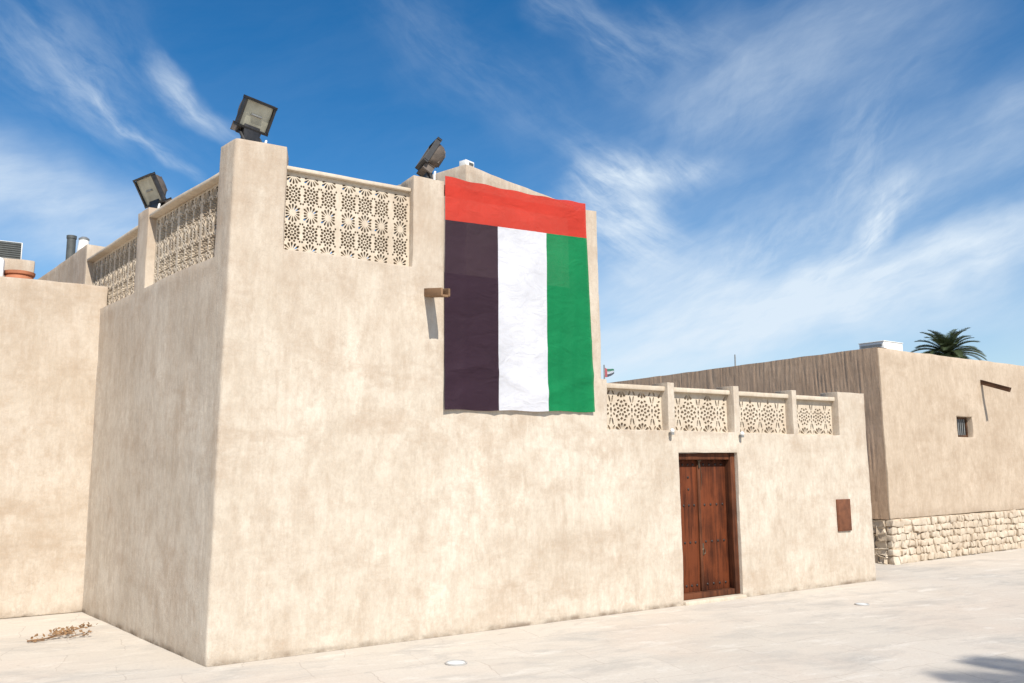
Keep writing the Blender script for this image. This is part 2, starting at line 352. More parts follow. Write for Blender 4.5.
def grid_wall(us, zs, keep, P, Q, step=.10, amp=.012, bev=.014, rib=None):
    us = refine(us, step); zs = refine(zs, step); bm = bmesh.new(); F = {}; B = {}
    def fv(D, fn, i, j):
        if (i, j) not in D:
            p = fn(us[i]); D[i, j] = bm.verts.new((p[0], p[1], zs[j]))
        return D[i, j]
    K = {(i, j): keep((us[i]+us[i+1])/2, (zs[j]+zs[j+1])/2) for i in range(len(us)-1) for j in range(len(zs)-1)}
    for (i, j), k in K.items():
        if not k: continue
        f = [fv(F, P, a, c) for a, c in ((i, j), (i+1, j), (i+1, j+1), (i, j+1))]
        b = [fv(B, Q, a, c) for a, c in ((i, j), (i+1, j), (i+1, j+1), (i, j+1))]
        bm.faces.new(f); bm.faces.new(b[::-1])
        for (di, dj, p, q) in ((0, -1, 0, 1), (1, 0, 1, 2), (0, 1, 2, 3), (-1, 0, 3, 0)):
            if not K.get((i+di, j+dj), False): bm.faces.new((f[p], b[p], b[q], f[q]))
    bmesh.ops.recalc_face_normals(bm, faces=bm.faces)
    if bev:
        es = [e for e in bm.edges if len(e.link_faces) == 2 and e.calc_face_angle(0) > R(50)]
        bmesh.ops.bevel(bm, geom=es, offset=bev, segments=2, affect='EDGES', profile=.5, clamp_overlap=True)
    for v in bm.verts:
        n = noise.noise_vector(v.co*1.1)*amp + noise.noise_vector(v.co*4.3)*amp*.45 + noise.noise_vector(v.co*11)*amp*.28
        if v.co.z < .03: n.z = 0
        v.co += n
        if rib: rib(v)
    return bm

# ------------------------------------------------------------ ground
bm = bmesh.new(); bmesh.ops.create_grid(bm, x_segments=8, y_segments=8, size=700)
tag(link('ground', bm, M_ground, None, False), kind='structure')

# ------------------------------------------------------------ main house (origin at its street corner, front wall along +X)
T = .30
sd = Vector((-.1435, .9897, 0)); sin_ = Vector((.9897, .1435, 0))      # side wall: direction away from the corner, inward normal
house = empty('plaster_house', (0, 0, 0), 'large beige plastered corner house with lattice parapets and brown wooden door', 'house')
qc = Vector(((T/.9897)-T*.1435/.9897*-1*0, T, 0)); qc.x = T/.9897 - .1435*T/.9897      # inner corner
r_ = .035
def Pw(u):
    if u <= -r_: return sd*(-u)
    if u >= r_: return Vector((u, 0, 0))
    t = (u+r_)/(2*r_); return sd*r_*(1-t)**2 + Vector((r_, 0, 0))*t*t
def Qw(u):
    if u >= 0:
        return Vector((qc.x+u*(1-qc.x) if u < 1 else u, T, 0))
    s = -u; s0 = (qc-sin_*T).dot(sd)
    return sin_*T + sd*(s0+s*(1-s0) if s < 1 else s)
TOPS = [(-12, -4.68, 4.70), (-4.68, -2.55, 3.69), (-2.55, -2.18, 4.63), (-2.18, -.32, 3.69), (-.32, .57, 4.79), (.57, 1.935, 3.77), (1.935, 2.305, 4.755),
        (2.305, 4.19, 3.75), (4.19, 4.41, 4.75), (4.41, 4.49, 2.70), (4.49, 5.47, 2.105), (5.47, 5.58, 2.71), (5.58, 6.625, 2.105), (6.625, 6.73, 2.71),
        (6.73, 7.79, 2.095), (7.79, 7.885, 2.705), (7.885, 8.80, 2.085), (8.80, 9.42, 2.72)]
DU0, DU1, DZ0, DZ1 = 5.615, 6.655, .045, 1.835
def keep(u, z):
    if DU0 < u < DU1 and z < DZ1: return False
    for a, c, h in TOPS:
        if a < u < c: return z < h
    return False
us = sorted({t for a, c, h in TOPS for t in (a, c)} | {DU0, DU1, -r_, -r_/2, 0, r_/2, r_})
zs = sorted({h for a, c, h in TOPS} | {0, DZ1})
# merge nearly equal heights to a clean set of grid lines
link('wall', grid_wall(us, zs, keep, Pw, Qw), M_wall, house)
bm = bmesh.new(); b2(bm, (4.11, T+.01, 0), (4.40, 1.3, 3.74)); link('wall', bm, M_wall, house)
bm = bmesh.new(); b2(bm, (9.08, T+.01, 0), (9.36, 6, 2.70)); link('wall', bm, M_wall, house)
def slab(name, pts, z0, z1, mat, parent):
    bm = bmesh.new(); a = [bm.verts.new((x, y, z0)) for x, y in pts]; c = [bm.verts.new((x, y, z1)) for x, y in pts]; n = len(pts)
    bm.faces.new(a[::-1]); bm.faces.new(c)
    for k in range(n): bm.faces.new((a[k], a[(k+1) % n], c[(k+1) % n], c[k]))
    return link(name, bm, mat, parent, False)
slab('roof', [(.32, .32), (4.10, .32), (4.10, 10), (-1.0, 10)], 3.3, 3.45, M_tar, house)
slab('roof', [(4.42, .32), (9.06, .32), (9.06, 6), (4.42, 6)], 1.6, 1.78, M_tar, house)
# rooftop room behind the flag
ca, sa = math.cos(R(18)), math.sin(R(18))
rd = Vector((ca, sa, 0)); rn = Vector((-sa, ca, 0)); rc = Vector((3.261, 1.2, 0))
bm = grid_wall([0, 2.40], [1.79, 5.515], lambda u, z: True, lambda u: rc+rd*u, lambda u: rc+rd*u+rn*1.6, .12, .008, .03)
room = link('rooftop_room', bm, M_wall, house)
def batter(o):        # the side wall leans in slightly towards its top
    for v in o.data.vertices:
        w = min(1, max(0, 1-(v.co.x-.1)/.42))*max(0, 1-max(0, v.co.y)/1.5); v.co.x += .016*v.co.z*w
batter([c for c in house.children if c.name == 'wall'][0])
# ---- lattice screens
def poly_ell(cx, cy, a, b, rot, n=8, sharp=False):
    out = []
    for k in range(n):
        t = 2*math.pi*k/n; x = a*math.cos(t); y = b*math.sin(t)
        out.append((cx+x*math.cos(rot)-y*math.sin(rot), cy+x*math.sin(rot)+y*math.cos(rot)))
    return out
def petal(cx, cy, ang, r0, r1, w):
    d = (math.cos(ang), math.sin(ang)); n = (-d[1], d[0])
    pts = [(r0, 0), (r0+(r1-r0)*.45, w*.62), (r0+(r1-r0)*.8, w), (r1, w*.45), (r1, -w*.45), (r0+(r1-r0)*.8, -w), (r0+(r1-r0)*.45, -w*.62)]
    return [(cx+d[0]*a+n[0]*b, cy+d[1]*a+n[1]*b) for a, b in pts][::-1]
def tall_tile(cx, cy, w, h):
    H = []; k = w/.178; v = h/.40*1.06
    def at_(r, a): return cx+r*k*math.cos(a), cy+r*v*math.sin(a)
    H.append(poly_ell(cx, cy, .011*k, .011*k, 0, 8))
    for i in range(8): a = math.pi/8+i*math.pi/4; H.append(poly_ell(*at_(.032, a), .0135*k, .0115*k, a, 6))
    for i in range(12): a = i*math.pi/6; H.append(poly_ell(*at_(.063, a), .0165*k, .0145*k, a, 6))
    for i in range(12):
        a = math.pi/12+i*math.pi/6
        if abs(math.cos(a)) < .8: H.append(poly_ell(*at_(.088, a), .0135*k, .0125*k, a, 5))
    for sx in (-1, 1):
        for sy in (-1, 1): H.append(poly_ell(cx+sx*.077*k, cy+sy*.088*v, .0105*k, .013, 0, 6))
    for sy in (-1, 1):
        for i in range(-3, 4):
            a = -sy*math.pi/2 + i*R(25.5)
            r1 = (.100, .096, .100, .078)[abs(i)]
            H.append(petal(cx, cy+sy*h*.5, a, .028*k, r1*k*.91, .0112*k))
    return H
def low_tile(cx, cy, w, h):
    H = []; k = w/.32
    H.append(poly_ell(cx, cy, .020*k, .020*k, 0, 8))
    for i in range(8): a = math.pi/8+i*math.pi/4; H.append(poly_ell(cx+.055*k*math.cos(a), cy+.055*k*math.sin(a), .021*k, .016*k, a, 6))
    for i in range(8): a = i*math.pi/4; H.append(poly_ell(cx+.099*k*math.cos(a), cy+.099*k*math.sin(a), .024*k, .024*k, a, 4))
    for i in range(8): a = math.pi/8+i*math.pi/4; H.append(poly_ell(cx+.124*k*math.cos(a), cy+.124*k*math.sin(a), .014*k, .021*k, a, 6))
    for sy in (-1, 1):
        for i in range(-2, 3):
            H.append(petal(cx, cy+sy*.258, -sy*math.pi/2+i*R(31), .030, .108, .019))
        for sx in (-1, 1):
            H.append(poly_ell(cx+sx*.139*k, cy+sy*.135, .046, .0115, math.pi/2+sx*sy*.22, 8))
            H.append(poly_ell(cx+sx*.125*k, cy+sy*.212, .034, .012, math.pi/2-sx*sy*.5, 8))
    H.append(poly_ell(cx+w/2, cy, .015, .036, 0, 6))
    H.append(poly_ell(cx+w/2, cy+.07, .012, .018, 0, 6)); H.append(poly_ell(cx+w/2, cy-.07, .012, .018, 0, 6))
    return H
def screen(name, O, du, W_, z0, z1, holes, th=.055, back=False, grow=1.0):
    """pierced panel; O = start on the wall line, du = unit direction, thickness goes inwards along dn"""
    dn = Vector((-du.y, du.x, 0))
    if dn.dot(Vector((1, 4, 0))) < 0: dn = -dn
    if abs(du.y) > .5: dn = sin_
    if grow != 1.0:
        g = []
        for h in holes:
            mx = sum(p[0] for p in h)/len(h); my = sum(p[1] for p in h)/len(h); g.append([(mx+(p[0]-mx)*grow, my+(p[1]-my)*(grow-.05)) for p in h])
        holes = g
    H = [h for h in holes if all(.012 < p[0] < W_-.012 and z0+.012 < p[1] < z1-.012 for p in h)]
    vs = [Vector((0, z0)), Vector((W_, z0)), Vector((W_, z1)), Vector((0, z1))]; es = [(0, 1), (1, 2), (2, 3), (3, 0)]
    for h in H:
        s = len(vs); vs += [Vector(p) for p in h]; es += [(s+i, s+(i+1) % len(h)) for i in range(len(h))]
    V, E, Fc, _, _, _ = delaunay_2d_cdt(vs, es, [], 0, 1e-6)
    # spatial lookup of holes by bounding box
    bb = [(min(p[0] for p in h), max(p[0] for p in h), min(p[1] for p in h), max(p[1] for p in h), h) for h in H]
    def inside(x, y):
        for a, b, c, d, h in bb:
            if a <= x <= b and c <= y <= d:
                r = False; n = len(h)
                for i in range(n):
                    (x1, y1), (x2, y2) = h[i], h[i-1]
                    if (y1 > y) != (y2 > y) and x < (x2-x1)*(y-y1)/(y2-y1)+x1: r = not r
                if r: return True
        return False
    bm = bmesh.new()
    f = [bm.verts.new(O+du*v.x+Vector((0, 0, v.y))) for v in V]; b = [bm.verts.new(O+du*v.x+dn*th+Vector((0, 0, v.y))) for v in V]
    cnt = {}
    for t in Fc:
        x = sum(V[i].x for i in t)/3; y = sum(V[i].y for i in t)/3
        if inside(x, y): continue
        bm.faces.new([f[i] for i in t]); bm.faces.new([b[i] for i in reversed(t)])
        for i in range(3):
            a, c = t[i], t[(i+1) % 3]; k = (min(a, c), max(a, c)); cnt[k] = cnt.get(k, 0)+1
    for (a, c), n in cnt.items():
        if n == 1: bm.faces.new((f[a], f[c], b[c], b[a]))
    bmesh.ops.delete(bm, geom=[v for v in bm.verts if not v.link_faces], context='VERTS')
    if back:            # added panel behind the pierced slab, blocks light so its holes look dark
        q = [O+dn*(th+.05), O+du*W_+dn*(th+.05)]
        f_ = [bm.verts.new(p+Vector((0, 0, z))) for p, z in ((q[0], z0), (q[1], z0), (q[1], z1), (q[0], z1))]
        g_ = [bm.verts.new(v.co+dn*.05) for v in f_]
        bm.faces.new(f_); bm.faces.new(g_[::-1])
        for k in range(4): bm.faces.new((f_[k], f_[(k+1) % 4], g_[(k+1) % 4], g_[k]))
    return link(name, bm, M_scr, house, False)
def tall_holes(W_, z0, z1, cols, gap=.032):
    n = cols; x = .02; H = []; zt = (z1-z0-.04)/2; i = 0
    w = .182
    while x < W_:
        for r in (0, 1): H += tall_tile(x+w/2, z0+.02+zt*(r+.5), w, zt)
        x += w; i += 1
        if i % 3 == 0: x += gap
    return H
def coping(O, du, W_, z0, z1, dn, d0, d1):
    bm = bmesh.new(); vs = []
    rot = Matrix((( du.x, dn.x, 0), (du.y, dn.y, 0), (0, 0, 1)))
    c = O+du*(W_/2)+dn*((d0+d1)/2)+Vector((0, 0, (z0+z1)/2))
    n = max(2, int(W_/.25)); 
    box(bm, (0, 0, 0), (W_, d1-d0, z1-z0), None, .010)
    for k in range(1, n):
        bmesh.ops.bisect_plane(bm, geom=bm.verts[:]+bm.edges[:]+bm.faces[:], plane_co=(-W_/2+W_*k/n, 0, 0), plane_no=(1, 0, 0))
    M = Matrix.Translation(c) @ rot.to_4x4()
    for v in bm.verts: v.co = M @ v.co; v.co += noise.noise_vector(v.co*3)*.004
    link('coping', bm, M_scr, house)
X = Vector((1, 0, 0)); Y = Vector((0, 1, 0)); INS = .095
screen('lattice_screen', Vector((.565, INS, 0)), X, 1.375, 3.755, 4.585, tall_holes(1.375, 3.765, 4.575, 7), .072)
coping(Vector((.572, 0, 0)), X, 1.361, 4.585, 4.625, Y, .045, .20)
screen('lattice_screen', sd*.315+sin_*INS, sd, 1.87, 3.675, 4.50, tall_holes(1.87, 3.685, 4.49, 9), .035, True, 1.42)
coping(sd*.322, sd, 1.856, 4.50, 4.538, sin_, .008, .20)
screen('lattice_screen', sd*2.545+sin_*INS, sd, 2.14, 3.675, 4.46, tall_holes(2.14, 3.685, 4.45, 11), .035, True, 1.42)
coping(sd*2.552, sd, 2.122, 4.46, 4.498, sin_, .008, .20)
coping(Vector((2.307, 0, 0)), X, 1.88, 4.66, 4.73, Y, .03, .20)
for a, c, z in ((4.485, 5.475, 2.605), (5.575, 6.63, 2.600), (6.725, 7.795, 2.595), (7.88, 8.805, 2.588)):
    w = c-a; tw = w/3.02; H = []
    for i in range(-1, 5): H += low_tile(w*.5+(i-1.5)*tw, 2.35, tw, .5)
    screen('lattice_screen', Vector((a, INS+.03, 0)), X, w, 2.088, z, H, .045, False, 1.08)
    coping(Vector((a+.007, 0, 0)), X, w-.014, z, z+.058, Y, .050, .19)
for c in house.children:
    if c.name.split('.')[0] in ('lattice_screen', 'coping') and c.data.vertices[0].co.y > .3: batter(c)
# ---- door
dm = bmesh.new()
b2(dm, (DU0+.004, .055, DZ0), (DU0+.034, .20, DZ1-.004), bev=.006)
b2(dm, (DU1-.085, .050, DZ0), (DU1-.004, .20, DZ1-.004), bev=.006)
b2(dm, (DU0+.036, .058, DZ1-.085), (DU1-.087, .20, DZ1-.004), bev=.006)
b2(dm, (DU0+.036, .058, DZ0+.0), (DU1-.087, .20, DZ0+.07), bev=.006)
door = link('door', dm, M_frame, house)
def studs(bm, xs, z, y, r=.017):
    for x in xs:
        rr = bmesh.ops.create_uvsphere(bm, u_segments=8, v_segments=6, radius=r)
        for v in rr['verts']: v.co = Vector((x, y, z)) + Vector((v.co.x, v.co.y*.7, v.co.z))
        for f in {f for v in rr['verts'] for f in v.link_faces}: f.material_index = 1
zb, zt = DZ0+.072, DZ1-.088
def leaf(x0, x1, extra):
    bm = bmesh.new(); n = 2; w = (x1-x0)/n
    for i in range(n):
        b2(bm, (x0+i*w+.0006, .150, zb), (x0+(i+1)*w-.0006, .185, zt), bev=.0015)
    xs = [x0+(x1-x0)*t for t in (.16, .39, .62, .85)]
    for z in (zb+.075, zb+.60, zb+1.06, zt-.06): studs(bm, xs, z, .149)
    if extra:
        for z in (zt-.22, zt-.37): studs(bm, [xs[0], xs[2]], z, .149)
    return link('door_leaf', bm, [M_door, M_stud], door)
mid = DU0+.455
leaf(DU0+.038, mid-.022, True)
leaf(mid+.026, DU1-.090, False)
bm = bmesh.new(); b2(bm, (mid-.020, .128, zb), (mid+.024, .185, zt), bev=.006); link('meeting_post', bm, M_frame, door)
bm = bmesh.new(); tube(bm, [(mid, .122, zt+.01), (mid, .118, zt-.10)], .011, 8); tube(bm, [(mid-.03, .112, zt-.01), (mid+.03, .112, zt-.01)], .009, 8)
tube(bm, [(mid+.05, .148, zt-.06), (mid+.055, .140, zt-.2), (mid+.05, .148, zt-.38)], .004, 6)
link('latch', bm, M_brass, door)
bm = bmesh.new(); b2(bm, (mid+.03, .142, .55), (mid+.06, .150, .70), bev=.004)
tube(bm, [(mid+.045+.028*math.cos(t*math.pi/6), .134, .60+.035*math.sin(t*math.pi/6)) for t in range(13)], .005, 6)
link('handle', bm, M_brass, door)
bm = bmesh.new(); b2(bm, (DU0-.0, -.035, -.02), (DU1+.02, .33, DZ0-.003), bev=.012); link('threshold', bm, M_scr, door)
# ---- spout, hatch
bm = bmesh.new()
b2(bm, (2.078, -.37, 3.455), (2.172, .05, 3.478), bev=.004)
b2(bm, (2.072, -.38, 3.462), (2.094, .05, 3.545), bev=.004); b2(bm, (2.156, -.38, 3.462), (2.178, .05, 3.545), bev=.004)
for v in bm.verts: v.co.z += .16*v.co.y
link('rain_spout', bm, M_beam, house)
bm = bmesh.new(); b2(bm, (8.605, -.022, .735), (8.905, .03, 1.18), bev=.004); b2(bm, (8.622, -.027, .752), (8.888, -.02, 1.163), bev=.002)
link('access_panel', bm, M_rust, house)

# small globe lamps at the feet of the parapet posts
def globe(x, z, label):
    bm = bmesh.new(); bmesh.ops.create_uvsphere(bm, u_segments=16, v_segments=12, radius=.028)
    for v in bm.verts: v.co += Vector((x, -.046, z))
    o = tag(link('globe_lamp', bm, M_white), label, 'lamp', 'small globe lamps on the parapet')
    bm = bmesh.new(); lathe(bm, [(.024, -.050), (.026, -.026), (.016, -.022)], (x, -.046, z), 12); tube(bm, [(x, -.04, z-.03), (x, .012, z-.03)], .014, 8)
    link('lamp_holder', bm, M_grey, o)
globe(5.475, 2.105, 'small round white globe lamp left of and above the brown door')
globe(6.71, 2.085, 'small round white globe lamp above the top right corner of the door')

# ------------------------------------------------------------ flag
def flag():
    bm = bmesh.new(); nx, nz1, nz2 = 48, 12, 60
    xt = [2.300, 2.962, 3.632, 4.200]; xb = [2.298, 2.964, 3.614, 4.280]
    cols = []
    for s in range(3): cols += [(s, k/16) for k in range(16)]
    cols.append((2, 1.0))
    rows = [('r', k/nz1) for k in range(nz1)]+[('b', k/nz2) for k in range(nz2+1)]
    V = []
    for kind, t in rows:
        row = []
        for s, u in cols:
            g = (s+u)/3                                    # across
            ztop = 4.805-.018*math.sin(math.pi*g)+.006*math.sin(g*31); zmid = 4.315+.062*g; zbot = 2.275+.03*g+.006*math.sin(g*19)
            if kind == 'r': z = ztop+(zmid-ztop)*t
            else: z = zmid+(zbot-zmid)*t
            v = (4.805-z)/2.53
            a = xt[s]+(xt[s+1]-xt[s])*u; c = xb[s]+(xb[s+1]-xb[s])*u; x = a+(c-a)*v
            # drape: folds from the top corners, slack low down
            yy = -.034 - .010*math.sin(x*5.2+z*1.1+.6)*v - .006*noise.noise(Vector((x*2.6, z*.8, 1.7)))-.007*noise.noise(Vector((x*1.1+z*1.6, z*3.0-x*1.4, 5)))
            yy -= .016*v*math.exp(-((z-2.62+.12*math.sin(x*4))/.07)**2) + .008*v*math.exp(-((z-2.85-.22*(x-3))/.05)**2)
            yy -= .014*math.exp(-((x-3.98-.05*math.sin(z*2))/.05)**2)*min(1, v*2)
            for q_, (cx_, sl_, w_) in enumerate(((2.55, .08, .03), (2.86, -.05, .04), (3.25, .1, .035), (3.52, -.06, .03), (3.80, .05, .035), (4.12, .04, .03))):
                yy -= .014*math.exp(-((x-cx_-sl_*(z-3.3)-.02*math.sin(z*3+q_*2))/w_)**2)*(.25+.75*v)
            if v > .95: yy -= .007*(v-.95)/.05*math.sin(x*9)
            row.append(bm.verts.new((x, yy, z)))
        V.append(row)
    for j in range(len(rows)-1):
        for i in range(len(cols)-1):
            f = bm.faces.new((V[j][i], V[j][i+1], V[j+1][i+1], V[j+1][i]))
            f.material_index = 0 if j < nz1 else 1+cols[i][0]
    bmesh.ops.recalc_face_normals(bm, faces=bm.faces)
    th = bmesh.ops.extrude_face_region(bm, geom=bm.faces[:])
    for v in [g for g in th['geom'] if isinstance(g, bmesh.types.BMVert)]: v.co.y += .0012
    o = link('hanging_flag', bm, FL)
    tag(o, 'huge red, black, white and green flag hung flat on the house wall', 'flag')
flag()

# ------------------------------------------------------------ floodlights
def floodlight(base, az, tilt, label, w=.31, h=.26, hub=.21, flip=False):
    """az = horizontal facing (deg, 0 = +X), tilt = downward tilt of the face"""
    o = empty('floodlight', base, label, 'floodlight', 'floodlights on the parapet pillars')
    n = Vector((math.cos(R(az))*math.cos(R(tilt)), math.sin(R(az))*math.cos(R(tilt)), -math.sin(R(tilt))))
    hx = Vector((-math.sin(R(az)), math.cos(R(az)), 0)); up = n.cross(hx); 
    if up.z < 0: up = -up; 
    hx = up.cross(n)
    c = Vector(base)+Vector((0, 0, hub))
    rot = Matrix((hx, up, n)).transposed()
    # housing : tapering rounded shell behind the front rim
    bm = bmesh.new(); secs = []
    for d, k in ((0, 1.0), (-.035, .97), (-.085, .88), (-.125, .70), (-.15, .42)):
        ring = []
        for q in range(24):
            t = 2*math.pi*q/24; e = 4.5 if d > -.05 else 3.0
            cx_, sy_ = math.cos(t), math.sin(t)
            rr = (abs(cx_)**e+abs(sy_)**e)**(-1/e)
            ring.append(bm.verts.new(c+rot @ Vector((rr*cx_*w/2*k, rr*sy_*h/2*k+(.02 if d < -.08 else 0), d))))
        secs.append(ring)
    for A, B in zip(secs, secs[1:]):
        for q in range(24): bm.faces.new((A[q], A[(q+1) % 24], B[(q+1) % 24], B[q]))
    bm.faces.new(secs[-1]); bm.faces.new(secs[0])
    for k in range(-3, 4):      # cooling fins along the back
        box(bm, c+rot @ Vector((k*w*.11, .02, -.125+abs(k)*.012)), (.006, h*.55, .07), rot)
    link('housing', bm, M_brown, o)
    bm = bmesh.new(); t = .018
    for sx, sy, ww, hh in ((0, 1, w+.03, t), (0, -1, w+.03, t)): box(bm, c+rot @ Vector((0, sy*(h/2+.002), .012)), (ww, hh, .05), rot, .004)
    for sx in (-1, 1): box(bm, c+rot @ Vector((sx*(w/2+.002), 0, .012)), (t, h-.024, .049), rot, .004)
    link('rim', bm, M_black, o)
    bm = bmesh.new(); box(bm, c+rot @ Vector((0, 0, .010)), (w-.024, h-.024, .008), rot, .002)
    gl = link('glass', bm, M_glass, o)
    bm = bmesh.new(); tube(bm, [c+rot @ Vector((-.06, 0, .017)), c+rot @ Vector((.06, 0, .017))], .011, 8); link('lamp_tube', bm, M_grey, gl)
    # gear box hung under the head, and foot bracket
    bm = bmesh.new()
    low = c+rot @ Vector((0, -h/2-.035, -.06))
    box(bm, low, (w*.78, .075, .10), rot, .008)
    for k in range(-3, 4): box(bm, low+rot @ Vector((k*.033, -.001, .0515)), (.010, .066, .008), rot)
    link('gear_box', bm, M_brown, o)
    bm = bmesh.new(); fy = Matrix.Rotation(R(az+90), 3, 'Z')
    box(bm, Vector(base)+Vector((0, 0, .008)), (w*.72, .10, .016), fy, .003)
    for s in (-1, 1):
        p = Vector(base)+fy @ Vector((s*w*.33, 0, .01)); q = low+rot @ Vector((s*w*.33, 0, 0))
        tube(bm, [p, (p+q)/2+Vector((0, 0, .01)), q], .016, 6)
    box(bm, (Vector(base)+low)/2, (w*.55, .06, (low-Vector(base)).length), fy, .004)
    link('bracket', bm, M_black, o)
    bm = bmesh.new(); p = Vector(base)+fy @ Vector((w*.43, .02, 0)); tube(bm, [p+Vector((0, 0, .0)), p+Vector((0, 0, .06)), p+Vector((.01, 0, .10))], .012, 8)
    link('cable_gland', bm, M_white, o)
    return o
floodlight((.285, .12, 4.79), -69, 30, 'black floodlight facing the street on the tall corner pillar', w=.33, h=.27, hub=.305)
floodlight((2.195, .14, 4.755), 172, -31, 'black floodlight seen side on atop pillar left of flag', w=.26, h=.30, hub=.325)
floodlight(tuple(sd*2.50+sin_*.11+Vector((0, 0, 4.63))), 199, 30, 'black floodlight with pale glass on the lower side wall pillar', w=.38, h=.32, hub=.29)

# ------------------------------------------------------------ annex on the left
annex = empty('annex_house', (-.56, 3.87, 0), 'lower plain plastered building at left edge, abutting the corner house', 'house')
AY = 3.80
bm = grid_wall([-9, -.47], [0, 3.985], lambda u, z: True, lambda u: Vector((u, AY, 0)), lambda u: Vector((u, AY+.3, 0)), .14, .012, .025)
link('wall', bm, M_annex, annex)
slab('roof', [(-9, AY+.31), (-.68, AY+.31), (-1.6, 10.2), (-9, 10.2)], 3.55, 3.70, M_tar, annex)
bm = grid_wall([-9, -1.13], [3.705, 4.98], lambda u, z: True, lambda u: Vector((u, 7.35, 0)), lambda u: Vector((u, 7.6, 0)), .2, .012, .025)
link('parapet', bm, M_annex, annex)
# things on its roof
bm = bmesh.new(); lathe(bm, [(.10, 0), (.15, .10), (.20, .30), (.205, .45), (.18, .58), (.165, .625), (.185, .64), (.19, .68), (.17, .685), (.14, .62), (.03, .60)], (0, 0, 0), 32)
pot = link('clay_pot', bm, M_terra, None, True, (-1.42, 5.0, 3.61))
tag(pot, 'round terracotta pot on the roof behind the left wall', 'pot')
bm = bmesh.new(); b2(bm, (-2.3, 4.75, 3.70), (-1.60, 5.2, 4.43), bev=.05)
tag(link('water_tank', bm, M_white), 'white tank left of the terracotta pot at picture edge', 'tank')
ac = empty('air_conditioner', (-1.75, 7.5, 4.98), 'grey louvred air conditioner in pale frame on rear wall, far left', 'air conditioner')
bm = bmesh.new(); b2(bm, (-2.22, 7.36, 4.985), (-1.318, 7.70, 5.275), bev=.01); link('casing', bm, M_white, ac)
bm = bmesh.new()
for k in range(7): box(bm, (-1.77, 7.352, 5.03+k*.034), (.86, .016, .014), Matrix.Rotation(R(35), 3, 'X'))
b2(bm, (-2.2, 7.352, 5.005), (-1.335, 7.3595, 5.265)); link('louvre', bm, M_dark, ac)
ac.location.z -= .02
bm = bmesh.new(); lathe(bm, [(.062, 0), (.062, 1.55), (.070, 1.555), (.070, 1.60)], (0, 0, 0), 16)
tag(link('vent_pipe', bm, M_dark, None, True, (-.74, 6.1, 3.55)), 'dark upright vent pipe behind the far end of the side parapet', 'pipe')
ch = empty('roof_vent', (-.62, 5.6, 3.45), 'short white vent with dark cap beside the dark pipe', 'vent')
bm = bmesh.new(); lathe(bm, [(.085, 0), (.085, 1.38), (.066, 1.53)], (-.62, 5.6, 3.45), 14); link('stack', bm, M_white, ch)
bm = bmesh.new(); lathe(bm, [(.07, 1.532), (.073, 1.555), (.04, 1.58)], (-.62, 5.6, 3.45), 14); link('cap', bm, M_grey, ch)
# small white unit on the rooftop room
rb = rc+rd*.14+rn*.12; ry = Matrix.Rotation(R(18), 3, 'Z')
hc = empty('roof_unit', tuple(rb+Vector((0, 0, 5.515))), 'small white box unit on the rooftop room above the flag', 'roof unit')
bm = bmesh.new(); box(bm, rb+Vector((0, 0, 5.56)), (.16, .12, .085), ry, .006); link('casing', bm, M_white, hc)
bm = bmesh.new(); box(bm, rb-rn*.063+rd*.02+Vector((0, 0, 5.56)), (.08, .006, .035), ry); link('grille', bm, M_dark, hc)

# ------------------------------------------------------------ house on the right
C2 = Vector((11.347, 1.008, 0)); d2 = Vector((.99921, .0397, 0)); n2 = Vector((-.0397, .99921, 0))
rh = empty('stone_base_house', tuple(C2), 'beige plastered house with stone plinth, barred window and ribbed side wall', 'house')
WZ = (2.155, 2.54); WU = (2.44, 3.0)
bm = grid_wall([0.022, WU[0], WU[1], 12], [.745, WZ[0], WZ[1], 3.67], lambda u, z: not (WU[0] < u < WU[1] and WZ[0] < z < WZ[1]),
               lambda u: C2+d2*u, lambda u: C2+d2*u+n2*.3, .16, .014, .025)
link('wall', bm, M_right, rh)
# ribbed side wall, clad with vertical reeds in plaster
def ribbed():
    bm = bmesh.new(); ys = [i*.022 for i in range(int(9/.022)+1)]; zs = [.74+i*.1225 for i in range(25)]
    rows = []
    for y in ys:
        col = []
        for z in zs:
            w_ = noise.noise(Vector((y*.8, z*.9, 2)))*.05
            n = noise.noise(Vector(((y+w_)*26, z*1.6, 3)))*.0065 + noise.noise(Vector(((y+w_)*48, z*2.6, 9)))*.0045 + noise.noise(Vector((y*.9, z*1.4, 5)))*.008
            n = n*min(1, .3+y*2) - .006
            zz = z + (noise.noise(Vector((y*2.2, 1, 1)))*.012 if z > 3.6 else 0)
            col.append(bm.verts.new((C2.x+n+.004, C2.y+y-.002 if y > 0 else C2.y+.012, zz)))
        rows.append(col)
    for a, c in zip(rows, rows[1:]):
        for j in range(len(zs)-1): bm.faces.new((a[j], a[j+1], c[j+1], c[j]))
    top = [r[-1] for r in rows]; back = [bm.verts.new((C2.x+.3, v.co.y, v.co.z)) for v in top]
    for i in range(len(top)-1): bm.faces.new((top[i], back[i], back[i+1], top[i+1]))
    return link('ribbed_wall', bm, M_rib, rh)
ribbed()
slab('roof', [(C2.x+.31, C2.y+.33), (C2.x+11.9, C2.y+.80), (C2.x+11.9, 10), (C2.x+.31, 10)], 3.15, 3.35, M_tar, rh)
